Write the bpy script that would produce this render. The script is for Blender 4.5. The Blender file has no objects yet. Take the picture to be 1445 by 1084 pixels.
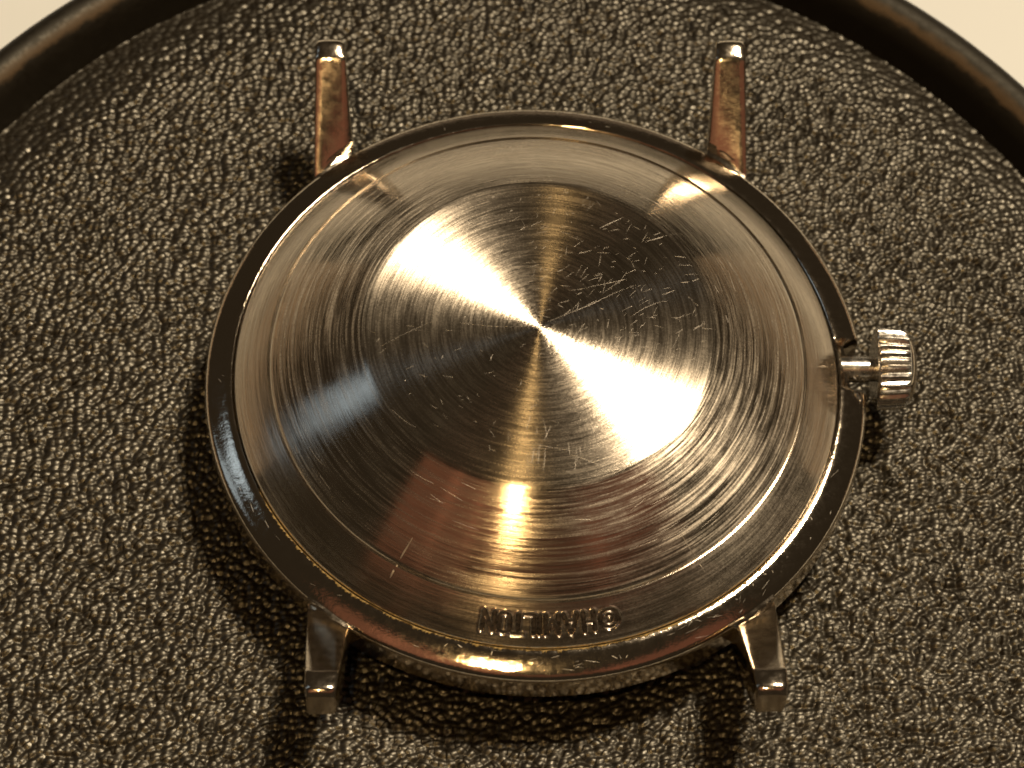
import bpy, math, random
import numpy as np
from mathutils import Matrix, Vector

random.seed(7)
rng = np.random.default_rng(11)
MM = 0.001                      # every size below is in millimetres
scene = bpy.context.scene
COL = scene.collection

# ------------------------------------------------------------------ camera
cd = bpy.data.cameras.new('camera')
cam = bpy.data.objects.new('camera', cd)
COL.objects.link(cam)
ELEV, AZ, ROLL, DIST, FPX = math.radians(59.826), math.radians(-3.684), math.radians(3.0955), 161.427, 4423.5
view = Vector((math.sin(AZ) * math.cos(ELEV), -math.cos(AZ) * math.cos(ELEV), math.sin(ELEV)))
fw = -view
rt = fw.cross(Vector((0, 0, 1))).normalized()
up = rt.cross(fw)
c_, s_ = math.cos(ROLL), math.sin(ROLL)
rt, up = c_ * rt + s_ * up, -s_ * rt + c_ * up
pos = view * DIST - rt * 1.2614 - up * 0.4287 + Vector((0, 0, 5.0))
M = Matrix.Identity(4)
for i in range(3):
    M[i][0], M[i][1], M[i][2], M[i][3] = rt[i], up[i], -fw[i], pos[i] * MM
cam.matrix_world = M
cd.sensor_width = 36.0
cd.lens = FPX * 36.0 / 1445.0
cd.clip_start, cd.clip_end = 0.005, 20.0
cd.dof.use_dof = True
cd.dof.focus_distance = 0.158
cd.dof.aperture_fstop = cd.lens / 1.25
scene.camera = cam
scene.cycles.filter_width = 1.8

# ------------------------------------------------------------------ world and lamps
w = bpy.data.worlds.new('World')
scene.world = w
w.use_nodes = True
bg = w.node_tree.nodes['Background']
bg.inputs[0].default_value = (1.0, 0.74, 0.46, 1)
bg.inputs[1].default_value = 0.030
scene.view_settings.view_transform = 'Standard'
scene.view_settings.look = 'None'
scene.view_settings.exposure = 0.0
scene.view_settings.gamma = 1.0


def lamp(name, direction, dist, size, power, colour, shape='DISK', size_y=None, roll=0.0):
    ld = bpy.data.lights.new(name, 'AREA')
    ld.shape = shape
    ld.size = size
    if size_y:
        ld.size_y = size_y
    ld.energy = power
    ld.color = colour
    o = bpy.data.objects.new(name, ld)
    COL.objects.link(o)
    d = Vector(direction).normalized()
    o.location = d * dist + Vector((0, 0, 0.008))
    o.rotation_euler = (d.to_track_quat('Z', 'Y').to_matrix() @ Matrix.Rotation(roll, 3, 'Z')).to_euler()
    return o


lamp('main_lamp', (0.30, 0.295, 0.905), 0.80, 0.13, 7.6, (1.0, 0.83, 0.60))
lamp('ceiling_lamp', (-0.087, -0.35, 0.93), 0.90, 0.019, 1.9, (1.0, 0.67, 0.29))
lamp('window_light', (-0.77, 0.21, 0.585), 1.2, 0.19, 0.115, (0.60, 0.79, 1.0), 'RECTANGLE', 0.34)
lamp('window_light', (-0.60, 0.30, 0.745), 1.2, 0.17, 0.085, (0.60, 0.79, 1.0), 'RECTANGLE', 0.16)
lamp('wall_bounce_left', (-0.86, 0.48, 0.155), 1.0, 0.9, 0.15, (1.0, 0.68, 0.40), 'RECTANGLE', 0.11)
lamp('wall_bounce_right', (0.86, 0.48, 0.155), 1.0, 0.9, 0.15, (1.0, 0.68, 0.40), 'RECTANGLE', 0.11)
lamp('back_fill', (0.0, 0.985, 0.13), 1.2, 0.8, 0.05, (1.0, 0.78, 0.55), 'RECTANGLE', 0.12)  # added fill from behind, brightens the lower lugs and band
lamp('hand_bounce_left', (-0.52, -0.36, 0.80), 0.42, 0.10, 0.009, (1.0, 0.36, 0.19), 'RECTANGLE', 0.20, 0.35)
lamp('hand_bounce_left', (-0.36, -0.44, 0.82), 0.42, 0.08, 0.008, (1.0, 0.38, 0.20), 'RECTANGLE', 0.17, 0.25)
lamp('hand_bounce_left', (-0.20, -0.50, 0.84), 0.42, 0.09, 0.007, (1.0, 0.36, 0.19), 'RECTANGLE', 0.12, 0.1)
lamp('red_fill_low', (0.05, -0.62, 0.78), 0.42, 0.24, 0.0055, (1.0, 0.32, 0.17), 'RECTANGLE', 0.09)  # added red fill below the camera, reddens the upper lugs
lamp('hand_bounce_right', (0.42, -0.42, 0.82), 0.42, 0.20, 0.010, (1.0, 0.32, 0.18), 'RECTANGLE', 0.12)


# ------------------------------------------------------------------ helpers
def link(name, me, mat, parent=None):
    o = bpy.data.objects.new(name, me)
    COL.objects.link(o)
    if mat:
        me.materials.append(mat)
    if parent:
        o.parent = parent
    return o


def mesh_np(name, V, F, smooth=True, sharp=None):
    """V (n,3) in mm, F (m,k) index array or list of lists"""
    me = bpy.data.meshes.new(name)
    V = np.asarray(V, dtype=np.float32) * MM
    if isinstance(F, np.ndarray):
        k = F.shape[1]
        me.vertices.add(len(V))
        me.vertices.foreach_set('co', V.ravel())
        me.loops.add(F.size)
        me.loops.foreach_set('vertex_index', F.astype(np.int32).ravel())
        me.polygons.add(len(F))
        me.polygons.foreach_set('loop_start', np.arange(0, F.size, k, dtype=np.int32))
        me.update(calc_edges=True)
        me.validate()
    else:
        me.from_pydata([tuple(map(float, v)) for v in V], [], F)
        me.update()
    me.polygons.foreach_set('use_smooth', [smooth] * len(me.polygons))
    if sharp is not None and smooth:
        me.set_sharp_from_angle(angle=math.radians(sharp))
    return me


def grid_faces(nr, nc, wrap):
    i = np.arange(nr - 1)[:, None]
    j = np.arange(nc if wrap else nc - 1)[None, :]
    j2 = (j + 1) % nc
    return np.stack([(i * nc + j), (i * nc + j2), ((i + 1) * nc + j2), ((i + 1) * nc + j)], -1).reshape(-1, 4)


def lathe(name, prof, n=256, centre=(0, 0), sharp=35, rfun=None, closed=False):
    prof = list(prof)
    if closed:
        prof.append(prof[0])
    th = np.linspace(0, 2 * np.pi, n, endpoint=False)
    V = []
    for r, z in prof:
        rr, zz = np.full(n, r), np.full(n, z)
        if rfun:
            rr, zz = rfun(rr, zz, th)
        V.append(np.stack([centre[0] + rr * np.cos(th), centre[1] + rr * np.sin(th), zz], -1))
    F = grid_faces(len(prof), n, True)
    return mesh_np(name, np.concatenate(V), F, True, sharp)


class NT:
    def __init__(self, name):
        self.m = bpy.data.materials.new(name)
        self.m.use_nodes = True
        self.t = self.m.node_tree
        self.b = self.t.nodes['Principled BSDF']

    def n(self, kind, **kw):
        nd = self.t.nodes.new(kind)
        for k, v in kw.items():
            setattr(nd, k, v)
        return nd

    def l(self, a, b):
        self.t.links.new(a, b)

    def val(self, sock, v):
        if hasattr(v, 'is_output'):
            self.l(v, sock)
        else:
            sock.default_value = v

    def math(self, op, a, b=None, clamp=False):
        nd = self.n('ShaderNodeMath', operation=op, use_clamp=clamp)
        self.val(nd.inputs[0], a)
        if b is not None:
            self.val(nd.inputs[1], b)
        return nd.outputs[0]

    def vmath(self, op, a, b=None):
        nd = self.n('ShaderNodeVectorMath', operation=op)
        self.val(nd.inputs[0], a)
        if b is not None:
            self.val(nd.inputs[1], b)
        return nd.outputs[0]

    def noise(self, vec, scale, detail=2.0, rough=0.5):
        nd = self.n('ShaderNodeTexNoise')
        self.val(nd.inputs['Vector'], vec)
        nd.inputs['Scale'].default_value = scale
        nd.inputs['Detail'].default_value = detail
        nd.inputs['Roughness'].default_value = rough
        return nd.outputs['Fac']

    def ramp(self, fac, stops):
        nd = self.n('ShaderNodeValToRGB')
        e = nd.color_ramp.elements
        while len(e) < len(stops):
            e.new(0.5)
        for i, (p, c) in enumerate(stops):
            e[i].position = p
            e[i].color = (*c, 1) if len(c) == 3 else c
        self.l(fac, nd.inputs[0])
        return nd.outputs[0]

    def maprange(self, v, a, b, c, d):
        nd = self.n('ShaderNodeMapRange')
        self.val(nd.inputs[0], v)
        for i, x in enumerate((a, b, c, d)):
            nd.inputs[i + 1].default_value = x
        return nd.outputs[0]

    def coord_mm(self):
        tc = self.n('ShaderNodeTexCoord')
        return self.vmath('SCALE', tc.outputs['Object']) if False else self._scaled(tc.outputs['Object'])

    def _scaled(self, s):
        nd = self.n('ShaderNodeVectorMath', operation='SCALE')
        self.l(s, nd.inputs[0])
        nd.inputs['Scale'].default_value = 1000.0
        return nd.outputs[0]

    def bump(self, height, dist, strength=1.0, normal=None):
        nd = self.n('ShaderNodeBump')
        nd.inputs['Strength'].default_value = strength
        nd.inputs['Distance'].default_value = dist * MM
        self.l(height, nd.inputs['Height'])
        if normal:
            self.l(normal, nd.inputs['Normal'])
        return nd.outputs[0]


STEEL = (0.65, 0.56, 0.445)


def mat_turned():
    """circularly brushed steel: fine turning lines round the axis"""
    t = NT('turned_steel')
    p = t.coord_mm()
    sep = t.n('ShaderNodeSeparateXYZ')
    t.l(p, sep.inputs[0])
    x, y = sep.outputs[0], sep.outputs[1]
    flat = t.n('ShaderNodeCombineXYZ')
    t.l(x, flat.inputs[0])
    t.l(y, flat.inputs[1])
    ln = t.n('ShaderNodeVectorMath', operation='LENGTH')
    t.l(flat.outputs[0], ln.inputs[0])
    r = ln.outputs['Value']
    dirn = t.vmath('NORMALIZE', flat.outputs[0])
    ds = t.n('ShaderNodeSeparateXYZ')
    t.l(dirn, ds.inputs[0])

    def rings(kr, ka):
        c = t.n('ShaderNodeCombineXYZ')
        t.l(t.math('MULTIPLY', r, kr), c.inputs[0])
        t.l(t.math('MULTIPLY', ds.outputs[0], ka), c.inputs[1])
        t.l(t.math('MULTIPLY', ds.outputs[1], ka), c.inputs[2])
        return c.outputs[0]
    fine = t.noise(rings(9.0, 2.4), 1.0, 3.0, 0.7)
    mid = t.noise(rings(3.6, 1.6), 1.0, 3.0, 0.65)
    smudge = t.noise(p, 0.35, 3.0, 0.6)
    grain = t.noise(p, 9.0, 2.0, 0.6)
    # annulus and flange are a little smoother than the disc
    disc = t.maprange(r, 8.6, 9.0, 0.0, 1.0)
    flange = t.maprange(r, 13.4, 13.8, 0.0, 1.0)
    # bright ground between the tool lines, rough in them
    g1 = t.maprange(fine, 0.38, 0.62, 0.21, 0.285)
    g2 = t.maprange(fine, 0.38, 0.64, 0.10, 0.265)
    g3 = t.maprange(fine, 0.36, 0.64, 0.14, 0.19)
    mx = t.n('ShaderNodeMix', data_type='FLOAT')
    t.l(disc, mx.inputs[0]); t.l(g1, mx.inputs[2]); t.l(g2, mx.inputs[3])
    my = t.n('ShaderNodeMix', data_type='FLOAT')
    t.l(flange, my.inputs[0]); t.l(mx.outputs[0], my.inputs[2]); t.l(g3, my.inputs[3])
    rough = t.math('ADD', my.outputs[0], t.maprange(smudge, 0.3, 0.7, -0.03, 0.03))
    rough = t.math('ADD', rough, t.maprange(grain, 0.3, 0.7, -0.02, 0.03))
    t.l(rough, t.b.inputs['Roughness'])
    t.b.inputs['Metallic'].default_value = 1.0
    t.l(t.maprange(disc, 0, 1, 1.0, 0.93), t.b.inputs['Anisotropic'])
    t.l(dirn, t.b.inputs['Tangent'])
    h = t.math('ADD', t.math('MULTIPLY', fine, 0.5), t.math('MULTIPLY', mid, 0.5))
    nrm = t.bump(h, 0.03, 0.6)
    nrm = t.bump(grain, 0.003, 0.25, nrm)
    t.l(nrm, t.b.inputs['Normal'])
    col = t.ramp(t.math('ADD', t.math('MULTIPLY', fine, 0.6), t.math('MULTIPLY', mid, 0.4)), [(0.36, tuple(0.80 * c for c in STEEL)), (0.62, tuple(1.12 * c for c in STEEL))])
    t.l(col, t.b.inputs['Base Color'])
    return t.m


def mat_polished(name='polished_steel', rough=0.07, tint=STEEL, wear=1.0):
    t = NT(name)
    p = t.coord_mm()
    a = t.noise(p, 2.2, 4.0, 0.65)
    b = t.noise(p, 14.0, 3.0, 0.6)
    t.b.inputs['Metallic'].default_value = 1.0
    t.b.inputs['Base Color'].default_value = (*tint, 1)
    t.l(t.math('ADD', t.maprange(a, 0.3, 0.75, rough * 0.7, rough * 1.7), t.maprange(b, 0.55, 0.8, 0.0, 0.10 * wear)),
        t.b.inputs['Roughness'])
    s = t.n('ShaderNodeTexNoise')
    mp = t.n('ShaderNodeMapping')
    mp.inputs['Rotation'].default_value = (0, 0, 0.5)
    mp.inputs['Scale'].default_value = (1.0, 22.0, 6.0)
    t.l(p, mp.inputs[0])
    t.l(mp.outputs[0], s.inputs['Vector'])
    s.inputs['Scale'].default_value = 1.1
    t.l(t.bump(s.outputs['Fac'], 0.004 * wear, 0.35, t.bump(a, 0.05, 0.22)), t.b.inputs['Normal'])
    return t.m


def mat_leather(name, crest_highlight=False, burnished=False):
    t = NT(name)
    p = t.coord_mm()
    a = t.noise(p, 1.1, 3.0, 0.6)
    b = t.noise(p, 3.0, 1.0, 0.5)
    t.l(t.ramp(a, [(0.3, (0.005, 0.0034, 0.0018)), (0.7, (0.010, 0.007, 0.0038))]), t.b.inputs['Base Color'])
    if crest_highlight:
        t.b.inputs['Roughness'].default_value = 0.5
    rad = t.n('ShaderNodeVectorMath', operation='LENGTH')
    t.l(t.vmath('SUBTRACT', p, (-1.80, -3.05, 0.0)), rad.inputs[0])
    worn = t.maprange(rad.outputs['Value'], 35.4, 35.7, 0.0, -0.06)      # the rim is polished smooth by use
    t.l(t.math('ADD', t.maprange(b, 0.3, 0.7, 0.31, 0.41), worn), t.b.inputs['Roughness'])
    if burnished:               # tops polished by use, creases matte
        an = t.n('ShaderNodeAttribute', attribute_name='burnish')
        pk = an.outputs['Fac']
        sm = t.n('ShaderNodeMapRange', interpolation_type='SMOOTHSTEP')
        t.l(pk, sm.inputs[0]); sm.inputs[1].default_value = 0.05; sm.inputs[2].default_value = 0.60
        pk = sm.outputs[0]
        top = t.maprange(b, 0.3, 0.7, 0.35, 0.46)
        mr = t.n('ShaderNodeMix', data_type='FLOAT')
        t.l(pk, mr.inputs[0]); mr.inputs[2].default_value = 0.75; t.l(top, mr.inputs[3])
        t.l(mr.outputs[0], t.b.inputs['Roughness'])
        t.l(t.maprange(pk, 0, 1, 0.04, 0.9), t.b.inputs['Specular IOR Level'])
    if crest_highlight:               # crest highlight painted in as a brown band
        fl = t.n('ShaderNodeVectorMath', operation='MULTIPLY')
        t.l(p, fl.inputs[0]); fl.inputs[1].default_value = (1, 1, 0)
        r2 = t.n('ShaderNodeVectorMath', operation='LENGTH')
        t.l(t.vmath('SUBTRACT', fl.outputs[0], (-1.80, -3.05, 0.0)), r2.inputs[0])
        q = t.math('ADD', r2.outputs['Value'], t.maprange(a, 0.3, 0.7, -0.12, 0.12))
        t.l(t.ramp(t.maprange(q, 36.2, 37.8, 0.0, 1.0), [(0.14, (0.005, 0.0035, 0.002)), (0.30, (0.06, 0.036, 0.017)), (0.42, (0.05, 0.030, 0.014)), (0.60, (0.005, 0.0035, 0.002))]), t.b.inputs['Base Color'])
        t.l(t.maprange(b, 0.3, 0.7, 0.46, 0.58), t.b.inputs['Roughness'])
    if not burnished:
        t.b.inputs['Specular IOR Level'].default_value = 0.35
    t.b.inputs['Specular Tint'].default_value = (1.0, 0.92, 0.76, 1)
    return t.m


def mat_simple(name, col, rough, metallic=0.0, var=0.15, scale=3.0, bump=0.0):
    t = NT(name)
    p = t.coord_mm()
    a = t.noise(p, scale, 4.0, 0.6)
    t.l(t.ramp(a, [(0.3, tuple(c * (1 - var) for c in col)), (0.7, tuple(min(1, c * (1 + var)) for c in col))]),
        t.b.inputs['Base Color'])
    t.l(t.maprange(a, 0.3, 0.7, rough * 0.85, min(1, rough * 1.15)), t.b.inputs['Roughness'])
    t.b.inputs['Metallic'].default_value = metallic
    if bump:
        t.l(t.bump(a, bump, 0.6), t.b.inputs['Normal'])
    return t.m


M_turned = mat_turned()
M_pol = mat_polished()
M_lug = mat_polished('lug_steel', 0.12, STEEL, 0.6)
M_crown = mat_polished('crown_steel', 0.20, (0.66, 0.62, 0.56), 0.5)
M_leather = mat_leather('black_pebbled_leather', False, True)
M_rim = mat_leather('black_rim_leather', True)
M_table = mat_simple('cream_tabletop', (0.60, 0.615, 0.61), 0.55, 0, 0.03, 0.05)
M_letter = mat_simple('oxidised_steel', (0.30, 0.25, 0.20), 0.28, 1.0, 0.35, 6.0)
M_scr = mat_simple('fresh_scratch_steel', (0.64, 0.57, 0.48), 0.48, 1.0, 0.1, 8.0)
M_brass = mat_simple('yellow_residue', (0.24, 0.16, 0.05), 0.5, 0.4, 0.6, 7.0, 0.05)
M_glass = NT('acrylic_crystal').m
gb = M_glass.node_tree.nodes['Principled BSDF']
gb.inputs['Transmission Weight'].default_value = 1.0
gb.inputs['Roughness'].default_value = 0.03
gb.inputs['IOR'].default_value = 1.49
gb.inputs['Base Color'].default_value = (0.95, 0.93, 0.88, 1)

# ------------------------------------------------------------------ setting: tabletop
TC = (-1.80, -3.05)             # tray centre
V = [(-1500, -1500, -1.6), (1500, -1500, -1.6), (1500, 1500, -1.6), (-1500, 1500, -1.6),
     (-1500, -1500, -30), (1500, -1500, -30), (1500, 1500, -30), (-1500, 1500, -30)]
tab = link('tabletop', mesh_np('tabletop', V, [[0, 1, 2, 3], [7, 6, 5, 4], [0, 4, 5, 1], [1, 5, 6, 2], [2, 6, 7, 3], [3, 7, 4, 0]], False), M_table)
tab['kind'] = 'structure'

# ------------------------------------------------------------------ tray
tray = bpy.data.objects.new('tray', None)
COL.objects.link(tray)
tray['label'] = 'round black tray lined with pebbled leather, raised rim, under the watch'
tray['category'] = 'tray'

rim_prof = [(35.4, -1.2), (35.6, -0.75), (35.75, -0.3), (35.9, 0.15), (36.05, 0.5), (36.25, 0.85), (36.5, 1.14), (36.85, 1.38), (37.2, 1.5),
            (37.6, 1.53), (37.95, 1.43), (38.25, 1.2), (38.45, 0.85), (38.53, 0.4), (38.55, -0.1), (38.45, -0.8), (38.2, -1.4), (37.8, -1.598),
            (34.0, -1.598), (34.0, -1.4)]
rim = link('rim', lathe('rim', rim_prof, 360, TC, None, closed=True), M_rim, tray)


def vnoise(X, Y, scale, seed):
    """smooth value noise in numpy"""
    r = np.random.default_rng(seed)
    T = r.random((64, 64)).astype(np.float32)
    xs, ys = X / scale + 100.3, Y / scale + 100.7
    xi, yi = np.floor(xs).astype(int), np.floor(ys).astype(int)
    fx, fy = xs - xi, ys - yi
    fx, fy = fx * fx * (3 - 2 * fx), fy * fy * (3 - 2 * fy)
    a = T[xi % 64, yi % 64]; b = T[(xi + 1) % 64, yi % 64]; c = T[xi % 64, (yi + 1) % 64]; d = T[(xi + 1) % 64, (yi + 1) % 64]
    return (a * (1 - fx) + b * fx) * (1 - fy) + (c * (1 - fx) + d * fx) * fy - 0.5


def pebble_height(X, Y):
    """leather grain: jittered cells, each a small dome with creases between"""
    wx = X + 0.22 * vnoise(X, Y, 1.8, 1) + 0.9 * vnoise(X, Y, 9.0, 2)
    wy = Y + 0.22 * vnoise(X, Y, 1.8, 3) + 0.9 * vnoise(X, Y, 9.0, 4)
    S = 0.455
    px, py = wx / S + 500, wy / (S * 0.80) + 500
    ix, iy = np.floor(px).astype(int), np.floor(py).astype(int)
    JX = np.random.default_rng(21).random((512, 512)).astype(np.float32)
    JY = np.random.default_rng(22).random((512, 512)).astype(np.float32)
    HH = np.random.default_rng(23).random((512, 512)).astype(np.float32)
    best = np.full(X.shape, -9.0, np.float32)
    second = np.full(X.shape, -9.0, np.float32)
    for dx in (-1, 0, 1):
        for dy in (-1, 0, 1):
            cx, cy = ix + dx, iy + dy
            a, b = cx % 512, cy % 512
            ddx = px - (cx + 0.5 + 0.86 * (JX[a, b] - 0.5))
            ddy = py - (cy + 0.5 + 0.86 * (JY[a, b] - 0.5))
            k = 0.6 * (HH[a, b] - 0.5) - 0.12
            d2 = ddx * ddx + ddy * ddy + 2 * k * ddx * ddy * 0.8
            v = 0.38 * HH[b, a] - d2 / 0.50
            second = np.maximum(second, np.minimum(best, v))
            best = np.maximum(best, v)
    peak = np.clip((best - second) / 0.75, 0, 1)          # 0 in the creases, 1 on the burnished tops
    return 0.158 * best + 0.03 * vnoise(X, Y, 0.8, 5) + 0.14 * vnoise(X, Y, 5.0, 6), peak


STEP = 0.066
xs = np.arange(-37.0, 34.0, STEP)
ys = np.arange(-30.0, 32.5, STEP)
X, Y = np.meshgrid(xs, ys)
X = X.astype(np.float32); Y = Y.astype(np.float32)
R = np.hypot(X - TC[0], Y - TC[1])
fade = np.clip((35.4 - R) / 4.0, 0, 1)
Z, PK = pebble_height(X, Y)
Z = Z * (0.45 + 0.55 * fade) - 0.06
Z -= 0.80 * np.clip((R - 29.8) / 5.0, 0, 1.1) ** 2          # the padded floor rolls down towards the rim
keep = R < 35.75
for ax in (0, 1):               # soften the creases a little
    Z = 0.25 * np.roll(Z, 1, ax) + 0.5 * Z + 0.25 * np.roll(Z, -1, ax)
F = grid_faces(X.shape[0], X.shape[1], False)
kf = keep.ravel()[F].all(1)
F = F[kf]
used = np.zeros(X.size, bool); used[F.ravel()] = True
idx = np.cumsum(used) - 1
Vv = np.stack([X.ravel(), Y.ravel(), Z.ravel()], -1)[used]
lining = link('leather_lining', mesh_np('leather_lining', Vv, idx[F]), M_leather, tray)
at = lining.data.attributes.new('burnish', 'FLOAT', 'POINT')
at.data.foreach_set('value', PK.ravel()[used].astype(np.float32))

# ------------------------------------------------------------------ the watch
watch = bpy.data.objects.new('wristwatch', None)
COL.objects.link(watch)
watch['label'] = 'steel wristwatch head lying face down without strap, turned case back showing'
watch['category'] = 'wristwatch'

# --- case back profile
ctrl = [(0.0, 9.86), (1.0, 9.856), (2.0, 9.845), (3.0, 9.826), (4.0, 9.80), (5.0, 9.766), (6.0, 9.724), (7.0, 9.675), (8.0, 9.62), (8.62, 9.583), (8.80, 9.555), (9.0, 9.49)]
ann_r = np.linspace(9.2, 13.62, 22)
tt = (ann_r - 9.0) / (13.66 - 9.0)
ann_z = 9.49 - (9.49 - 6.66) * (0.80 * tt + 0.20 * tt ** 2)
ctrl += list(zip(ann_r, ann_z))
ctrl += [(13.66, 6.62), (13.69, 6.54), (13.75, 6.53), (13.80, 6.60)]
PR = np.array([c[0] for c in ctrl]); PZ = np.array([c[1] for c in ctrl])
FL_R0, FL_Z0, FL_R1, FL_Z1 = 13.80, 6.60, 15.46, 5.22
rr = list(np.linspace(0.03, 8.4, 26)) + [8.55, 8.66, 8.74, 8.82, 8.9] + list(np.linspace(9.0, 13.6, 40)) + [13.66, 13.69, 13.72, 13.75]
fl_n = 95
slant = math.hypot(FL_R1 - FL_R0, FL_Z1 - FL_Z0)
th = []
a = -180.0
while a < 180.0 - 1e-6:
    th.append(a)
    a += 0.075 if -105.0 <= a < -71.5 else 0.75
th = np.radians(np.array(th))

# --- stamped lettering as strokes (text units in mm, own upright frame)
TH = 0.98


def seg_d(P, a, b):
    a, b = np.array(a), np.array(b)
    ab = b - a
    t = np.clip(((P - a) @ ab) / (ab @ ab), 0, 1)
    return np.linalg.norm(P - (a + t[..., None] * ab), axis=-1)


def glyph(ch, P, hw):
    h = TH
    S = {'H': [((-hw, 0), (-hw, h)), ((hw, 0), (hw, h)), ((-hw, h / 2), (hw, h / 2))],
         'A': [((-hw, 0), (0, h)), ((hw, 0), (0, h)), ((-hw * .6, h * .35), (hw * .6, h * .35))],
         'M': [((-hw, 0), (-hw, h)), ((hw, 0), (hw, h)), ((-hw, h), (0, h * .25)), ((hw, h), (0, h * .25))],
         'I': [((0, 0), (0, h))],
         'L': [((-hw, 0), (-hw, h)), ((-hw, 0), (hw, 0))],
         'T': [((0, 0), (0, h)), ((-hw, h), (hw, h))],
         'N': [((-hw, 0), (-hw, h)), ((hw, 0), (hw, h)), ((-hw, h), (hw, 0))]}
    if ch == 'O':
        k = h / 2 - hw
        return np.abs(seg_d(P, (0, h / 2 - k), (0, h / 2 + k + 1e-6)) - hw)
    if ch == 'c':
        q = P - np.array([0, h / 2])
        d1 = np.abs(np.linalg.norm(q, axis=-1) - 0.44)
        an = np.arctan2(q[..., 1], q[..., 0])
        d2 = np.where(np.abs(an) > 0.8, np.abs(np.linalg.norm(q, axis=-1) - 0.19), 9.0)
        return np.minimum(d1, d2)
    return np.min([seg_d(P, a, b) for a, b in S[ch]], axis=0)


GL = [('c', 857, .4), ('H', 829, .25), ('A', 803, .33), ('M', 777, .32), ('I', 759.5, .1), ('L', 745, .22), ('T', 729, .27), ('O', 710, .26), ('N', 688, .27)]


def letter_depth(S, TH_):
    out = np.full(S.shape, 9.0)
    for ch, px, hw in GL:
        xm = (px - 765) / 28.7
        a0 = -math.pi / 2 + math.asin(xm / 14.55)
        P = np.stack([-(TH_ - a0) * 14.55, S - 0.62], -1)
        out = np.minimum(out, glyph(ch, P, hw))
    return out


rows_r, rows_z, rows_s = list(rr), list(np.interp(rr, PR, PZ)), [None] * len(rr)
for k in range(fl_n):
    f = k / (fl_n - 1)
    bow = 0.05 * 4 * f * (1 - f)
    rows_r.append(FL_R0 + (FL_R1 - FL_R0) * f + bow * .6)
    rows_z.append(FL_Z0 + (FL_Z1 - FL_Z0) * f + bow * .75)
    rows_s.append(f * slant)
tail = [(15.52, 5.14), (15.55, 5.05), (15.55, 4.5), (15.0, 4.4)]
for r, z in tail:
    rows_r.append(r); rows_z.append(z); rows_s.append(None)
nx, nz = (FL_Z0 - FL_Z1) / slant, (FL_R1 - FL_R0) / slant       # flange normal (radial, up)
NR, NC = len(rows_r), len(th)
V = np.zeros((NR, NC, 3)); ISL = np.zeros((NR, NC), bool)
for k in range(NR):
    r = np.full(NC, rows_r[k]); z = np.full(NC, rows_z[k])
    if rows_s[k] is not None:
        s = np.full(NC, rows_s[k])
        d = letter_depth(s, th)
        dep = 0.075 * np.clip((0.135 - d) / 0.07, 0, 1)
        lip = 0.012 * np.exp(-((d - 0.17) / 0.035) ** 2)
        r = r - (dep - lip) * nx
        z = z - (dep - lip) * nz
        ISL[k] = d < 0.125
    V[k, :, 0], V[k, :, 1], V[k, :, 2] = r * np.cos(th), r * np.sin(th), z
F = grid_faces(NR, NC, True)
Vf = V.reshape(-1, 3)
isl = ISL.ravel()[F].all(1)
cap = len(Vf)
Vb = np.concatenate([Vf, [[0, 0, 9.86]]])
me = mesh_np('case_back', Vb, F[~isl], True, 40)
back = link('case_back', me, M_turned, watch)
# close the centre with a fan
j = np.arange(NC)
fan = np.stack([np.full(NC, 0), j, (j + 1) % NC], -1)
fan_me = mesh_np('fan', np.concatenate([[[0, 0, 9.86]], V[0]]), np.stack([np.zeros(NC, int), 1 + j, 1 + (j + 1) % NC], -1))
import bmesh
bm = bmesh.new(); bm.from_mesh(me); bm.from_mesh(fan_me)
bmesh.ops.remove_doubles(bm, verts=bm.verts, dist=1e-8)
loose = [v for v in bm.verts if not v.link_faces]
bmesh.ops.delete(bm, geom=loose, context='VERTS')
for f_ in bm.faces:
    f_.smooth = True
bm.to_mesh(me); bm.free(); bpy.data.meshes.remove(fan_me)
me.set_sharp_from_angle(angle=math.radians(40))
FL = F[isl]
used = np.zeros(len(Vf), bool); used[FL.ravel()] = True
idx = np.cumsum(used) - 1
let = link('lettering', mesh_np('lettering', Vf[used], idx[FL]), M_letter, back)
let['label'] = 'dark stamped maker name, upside down along the lower flange'


def zback(r):
    return np.interp(r, np.array(rows_r[:len(rr) + fl_n]), np.array(rows_z[:len(rr) + fl_n]))


# --- scratches: tiny raised burrs, V section
def scratch_mesh(name, items, zfun, lift=1.0):
    Vs, Fs = [], []
    for (x, y, ang, L, wd, curv) in items:
        n = max(4, int(L / 0.35) + 2)
        x0, y0, a, wd = x, y, ang, wd * 0.62
        base = len(Vs)
        for i in range(n):
            f = i / (n - 1)
            ww = wd * (0.25 + 0.75 * math.sin(math.pi * min(max(f, .02), .98)) ** .6) * (0.7 + 0.6 * random.random())
            nxn, nyn = -math.sin(a), math.cos(a)
            for o_, dz in ((-1, 0.001), (0, 0.0035), (1, 0.001)):
                xx, yy = x0 + nxn * ww * o_, y0 + nyn * ww * o_
                Vs.append((xx, yy, float(zfun(math.hypot(xx, yy))) + dz * lift))
            if i:
                b = base + 3 * i
                Fs += [[b - 3, b, b + 1, b - 2], [b - 2, b + 1, b + 2, b - 1]]
            st = L / (n - 1)
            x0 += math.cos(a) * st; y0 += math.sin(a) * st; a += curv * st + random.gauss(0, .03)
    return mesh_np(name, np.array(Vs), [list(f) for f in Fs], True)


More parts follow.
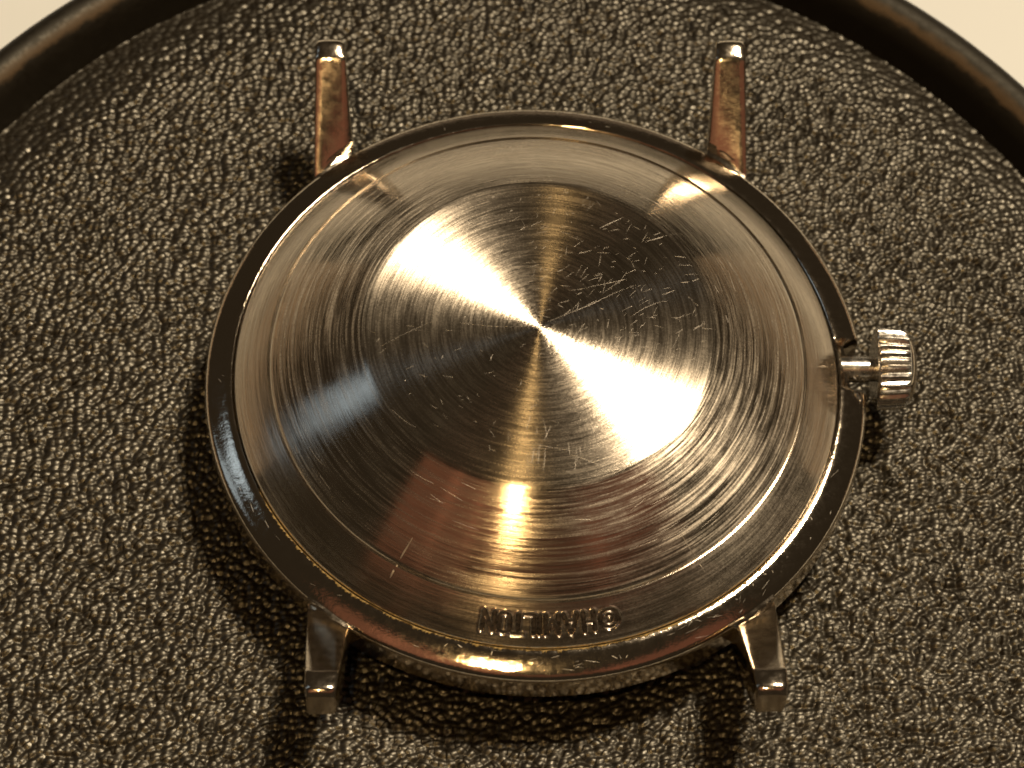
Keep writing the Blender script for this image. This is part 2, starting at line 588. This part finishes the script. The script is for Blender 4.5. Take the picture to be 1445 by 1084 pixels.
items = []
for _ in range(190):            # worn north-east sector of the disc
    r = 8.3 * math.sqrt(random.random()); a = math.radians(random.gauss(35, 48))
    items.append((r * math.cos(a), r * math.sin(a), random.gauss(.45, .5), random.uniform(.1, .75), random.uniform(.004, .0075), random.gauss(0, .1)))
for _ in range(170):            # anywhere on the disc
    r = 8.4 * math.sqrt(random.random()); a = random.uniform(0, 6.283)
    items.append((r * math.cos(a), r * math.sin(a), random.uniform(0, 3.14), random.uniform(.08, .5), random.uniform(.004, .009), random.gauss(0, .15)))
for _ in range(14):             # upright scores low on the disc
    items.append((random.uniform(-1.0, 3.0), random.uniform(-8.2, -5.5), random.gauss(1.57, .12), random.uniform(.4, 1.3), random.uniform(.005, .010), 0.05))
for it in ((.4, .3, .42, 4.4, .007, .02), (2.0, 2.2, .3, 2.6, .005, -.05), (-8.0, -1.0, .55, 3.2, .005, -.03), (4.6, .6, .75, 2.2, .007, -.25),
           (-7.4, -4.6, -.85, 1.6, .007, .2), (-4.0, .3, -.2, 4.0, .004, .03), (5.5, 5.2, .35, 1.8, .010, .1), (3.2, 6.0, .55, 1.4, .010, .1),
           (1.4, -7.2, -.35, 1.6, .009, 0), (-.4, -6.6, -.3, 2.0, .007, .1), (3.2, 1.9, 1.3, .9, .007, .3), (6.6, -1.2, 1.1, 1.2, .005, .1)):
    items.append(it)
for _ in range(60):             # arcs and nicks along the cone
    r = random.uniform(9.3, 13.4); a = random.uniform(0, 6.283)
    items.append((r * math.cos(a), r * math.sin(a), a + 1.57 + random.gauss(0, .12), random.uniform(.3, 1.6), random.uniform(.006, .012), 1 / r))
scr = link('scratches', scratch_mesh('scratches', items, zback), M_scr, back)
scr['kind'] = 'stuff'
bs = []
for it in ((-7.5, -12.2, .98, 1.9, .05, -.03), (8.0, -11.9, 2.3, 1.9, .04, -.04), (-7.5, -12.1, .9, .8, .02, .1)):
    bs.append(it)
sc2 = link('flange_streak', scratch_mesh('flange_streak', bs, zback, 4.0), M_scr, back)  # raised pale streaks crossing the lower flange

# --- mid case
CROWN_A = math.radians(2.6)


def notch(r, z, th_):
    d = np.abs((th_ - CROWN_A + np.pi) % (2 * np.pi) - np.pi)
    k = np.clip((math.radians(5.6) - d) / math.radians(1.3), 0, 1)
    k = k * k * (3 - 2 * k)
    lim = 16.15
    return np.where(r > lim, r + (lim - r) * k, r), np.where((z > 4.2) & (r > 15.9), z - 0.35 * k, z)


mid_prof = [(15.0, 4.45), (15.60, 4.55), (15.62, 5.09), (15.66, 5.12), (15.70, 5.125), (15.95, 5.06), (16.2, 4.975), (16.5, 4.86), (16.75, 4.757), (16.9, 4.675), (17.0, 4.585), (17.05, 4.49),
            (17.07, 4.32), (17.07, 2.80), (16.98, 2.68), (16.86, 2.58), (16.0, 2.3), (15.4, 1.9), (14.9, 1.55), (14.5, 1.5), (14.5, 4.0)]
mid = link('mid_case', lathe('mid_case', mid_prof, 720, (0, 0), 32, notch, closed=True), M_pol, watch)
# dial side: domed crystal under the case
cry = [(14.45, 2.4), (14.45, 1.5), (13.8, 1.15), (12.5, 0.78), (10.0, 0.42), (7.0, 0.18), (4.0, 0.06), (0.02, 0.02)]
link('crystal', lathe('crystal', cry, 128, (0, 0), 40), M_glass, watch)
link('dial', lathe('dial', [(0.02, 2.7), (14.48, 2.7), (14.48, 3.0), (0.02, 3.0)], 96), mat_simple('silver_dial', (.6, .57, .5), .4, .3), watch)
link('movement_ring', lathe('movement_ring', [(14.49, 1.6), (14.49, 4.3), (13.5, 4.3), (13.5, 3.1)], 96), M_pol, watch)


def zmid(r):
    return np.interp(r, [15.62, 15.7, 15.95, 16.2, 16.5, 16.75, 16.9, 17.0], [5.09, 5.125, 5.06, 4.975, 4.86, 4.757, 4.675, 4.585])


items = []
for _ in range(34):
    r = random.uniform(15.8, 16.7); a = math.radians(random.choice((random.gauss(262, 12), random.gauss(300, 8), random.uniform(180, 360))))
    items.append((r * math.cos(a), r * math.sin(a), a + 1.57 + random.gauss(0, .35), random.uniform(.1, .8), random.uniform(.004, .010), 1 / r))
for _ in range(25):
    r = random.uniform(15.9, 16.6); a = math.radians(random.uniform(0, 360))
    items.append((r * math.cos(a), r * math.sin(a), random.uniform(0, 3), random.uniform(.08, .3), random.uniform(.01, .02), 0))
scm = link('scuffs', scratch_mesh('scuffs', items, zmid), M_scr, mid)
scm['kind'] = 'stuff'


# --- lugs
def tip_drop(q):
    qs = np.linspace(0, q, 40)
    sl = np.interp(qs, [0, .2, .4, .9, 1.4], [0.0, 0.42, 0.50, 0.60, 2.0])
    return float(np.trapezoid(sl, qs) if hasattr(np, 'trapezoid') else np.trapz(sl, qs))


def make_lug():
    """loft for the lug at +y, +x: local x across, y outward"""
    xl = 10.64
    n = 60
    V = []
    for i in range(n):
        f = i / (n - 1)
        # width: wide root, narrow tip
        w0 = 1.10 * (1 - f) + 0.76 * f
        w0 += 0.25 * math.exp(-f * 9)
        xo = xl + 0.98 * 1.0 + 0.02 - 0.10 * f            # outer edge nearly straight
        xi = xo - 2 * w0
        cx_, hw = (xo + xi) / 2, (xo - xi) / 2
        if f > 0.965:
            hw *= 0.93
        sec = []
        b = 0.13
        # top surface rises outward, with a concave root and a rounded tip
        yy0 = 18.85 * f
        for (u, v) in ((-hw, 0), (-hw + b * .3, .7), (-hw + b, 1), (-hw * .55, 1), (-hw * .2, 1), (hw * .2, 1), (hw * .55, 1), (hw - b, 1), (hw - b * .3, .7), (hw, 0), (hw, 'm'), (hw - b, 'b'), (-hw + b, 'b'), (-hw, 'm')):
            x = cx_ + u
            ystart = math.sqrt(max(15.85 ** 2 - x * x, 1))
            y = ystart + (19.30 - ystart) * f
            g = f * 1.0
            # top height
            y_mid = math.sqrt(15.85 ** 2 - cx_ * cx_)
            y_f = y - ystart                                # facet next to the band follows the circle
            y_s = y - (y_mid + 0.45 * max(0, 1 - 1.3 * f) * (ystart - y_mid))        # the horn itself is nearly flat across
            flat_end = 1.75
            facet = 4.50 + 0.18 * (math.hypot(x, y) - 15.85) + 0.02 * (x - xl) - 0.05 * (y_f - 1.0) ** 2 - 0.05 * (x - cx_) ** 2
            horn = 4.66 + 0.10 * flat_end + 0.66 * (y_s - flat_end) - 0.03 * (x - cx_) ** 2
            zt = facet if y_f < flat_end else max(horn, facet - 0.25)
            y_c = 17.95
            if y > y_c:                                     # blunt, slightly domed tip
                q = y - y_c
                zt -= tip_drop(q) + 0.13 * min(q / .4, 1) * (x - cx_) ** 2
            zb = 2.62 + 3.2 * max(0, (f - .25) / .75) ** 1.4
            if v == 0:
                z = zt - b
            elif v == .7:
                z = zt - b * .3
            elif v == 1:
                z = zt
            elif v == 'm':
                z = zb + .25
            else:
                z = zb
            sec.append((x, y, z))
        V.append(sec)
    k = 14
    Vl = [v for s in V for v in s]
    F = []
    for i in range(n - 1):
        for j in range(k):
            F.append([i * k + j, (i + 1) * k + j, (i + 1) * k + (j + 1) % k, i * k + (j + 1) % k])
    F.append(list(range((n - 1) * k, n * k)))
    F.append(list(range(k))[::-1])
    return np.array(Vl), F


LV, LF = make_lug()
for sx in (-1, 1):
    for sy in (1, -1):
        Vq = LV * np.array([sx, sy, 1.0])
        Fq = LF if sx * sy > 0 else [f[::-1] for f in LF]
        ml = mesh_np('lug', Vq, Fq, True, 28)
        bmx = bmesh.new(); bmx.from_mesh(ml); bmesh.ops.recalc_face_normals(bmx, faces=bmx.faces); bmx.to_mesh(ml); bmx.free()
        link('lug', ml, M_lug, watch)

# --- crown, built along x then turned
CZ, CY = 4.15, 0.86
nf = 40


def crown_ring(x, r, dep, n=nf * 8):
    a = np.linspace(0, 2 * np.pi, n, endpoint=False)
    ph = (a * nf / 2 / np.pi) % 1.0
    rr_ = r - dep * (0.5 - 0.5 * np.cos(2 * np.pi * ph)) ** 1.5
    return np.stack([np.full(n, x), CY + rr_ * np.cos(a), CZ + rr_ * np.sin(a)], -1)


nf = 30
cr = [(17.62, 0.55, 0), (17.62, 1.80, 0), (17.66, 1.86, 0.0), (17.68, 2.06, .10), (17.74, 2.15, .16), (18.2, 2.145, .16), (18.6, 2.12, .16), (19.0, 2.07, .16), (19.20, 2.04, .15), (19.28, 1.98, .10), (19.30, 1.80, 0), (19.34, 1.76, 0)]
Vc = np.concatenate([crown_ring(x, r, d, nf * 8) for x, r, d in cr])
crown = link('crown', mesh_np('crown', Vc, grid_faces(len(cr), nf * 8, True)[:, ::-1], True, 30), M_crown, watch)
capp = [(19.32, 1.75), (19.40, 1.72), (19.52, 1.60), (19.64, 1.30), (19.74, 0.9), (19.79, 0.5), (19.81, 0.02)]
Vc = np.concatenate([crown_ring(x, r, 0, 96) for x, r in capp])
link('crown_cap', mesh_np('crown_cap', Vc, grid_faces(len(capp), 96, True)[:, ::-1], True, 50), M_pol, crown)
tb = [(15.7, 0.71), (16.2, 0.71), (16.7, 0.705), (17.1, 0.69), (17.4, 0.665), (17.64, 0.64)]
Vc = np.concatenate([crown_ring(x, r, 0, 64) for x, r in tb])
link('crown_tube', mesh_np('crown_tube', Vc, grid_faces(len(tb), 64, True)[:, ::-1], True, 30), M_crown, watch)

# --- yellow residue in the seam of the case back
n = 900
al = np.radians(np.linspace(205, 322, n))
T1 = np.array([vnoise(np.array([v * 60.0]), np.array([0.0]), 1.0, 31)[0] for v in al])
T2 = np.array([vnoise(np.array([v * 230.0]), np.array([3.0]), 1.0, 32)[0] for v in al])
wd = np.clip(0.06 + 0.22 * T1 + 0.16 * T2, 0.012, 0.4)
endf = np.clip(np.minimum(np.arange(n), n - 1 - np.arange(n)) / 60.0, 0, 1)
wd = wd * endf + 0.004
Vr = []
for q, (o_, dz) in enumerate(((-0.02, -0.02), (0.25, 0.035), (0.7, 0.03), (1.0, 0.003))):
    rr_ = 15.60 + o_ * wd
    zz = np.interp(rr_, [15.5, 15.62, 15.7, 15.95, 16.2], [5.12, 5.09, 5.125, 5.06, 4.975]) + dz * (0.5 + endf * (0.7 + T2))
    Vr.append(np.stack([rr_ * np.cos(al), rr_ * np.sin(al), zz], -1))
res = link('seam_residue', mesh_np('seam_residue', np.concatenate(Vr), grid_faces(4, n, False)[:, ::-1]), M_brass, watch)
res['kind'] = 'stuff'
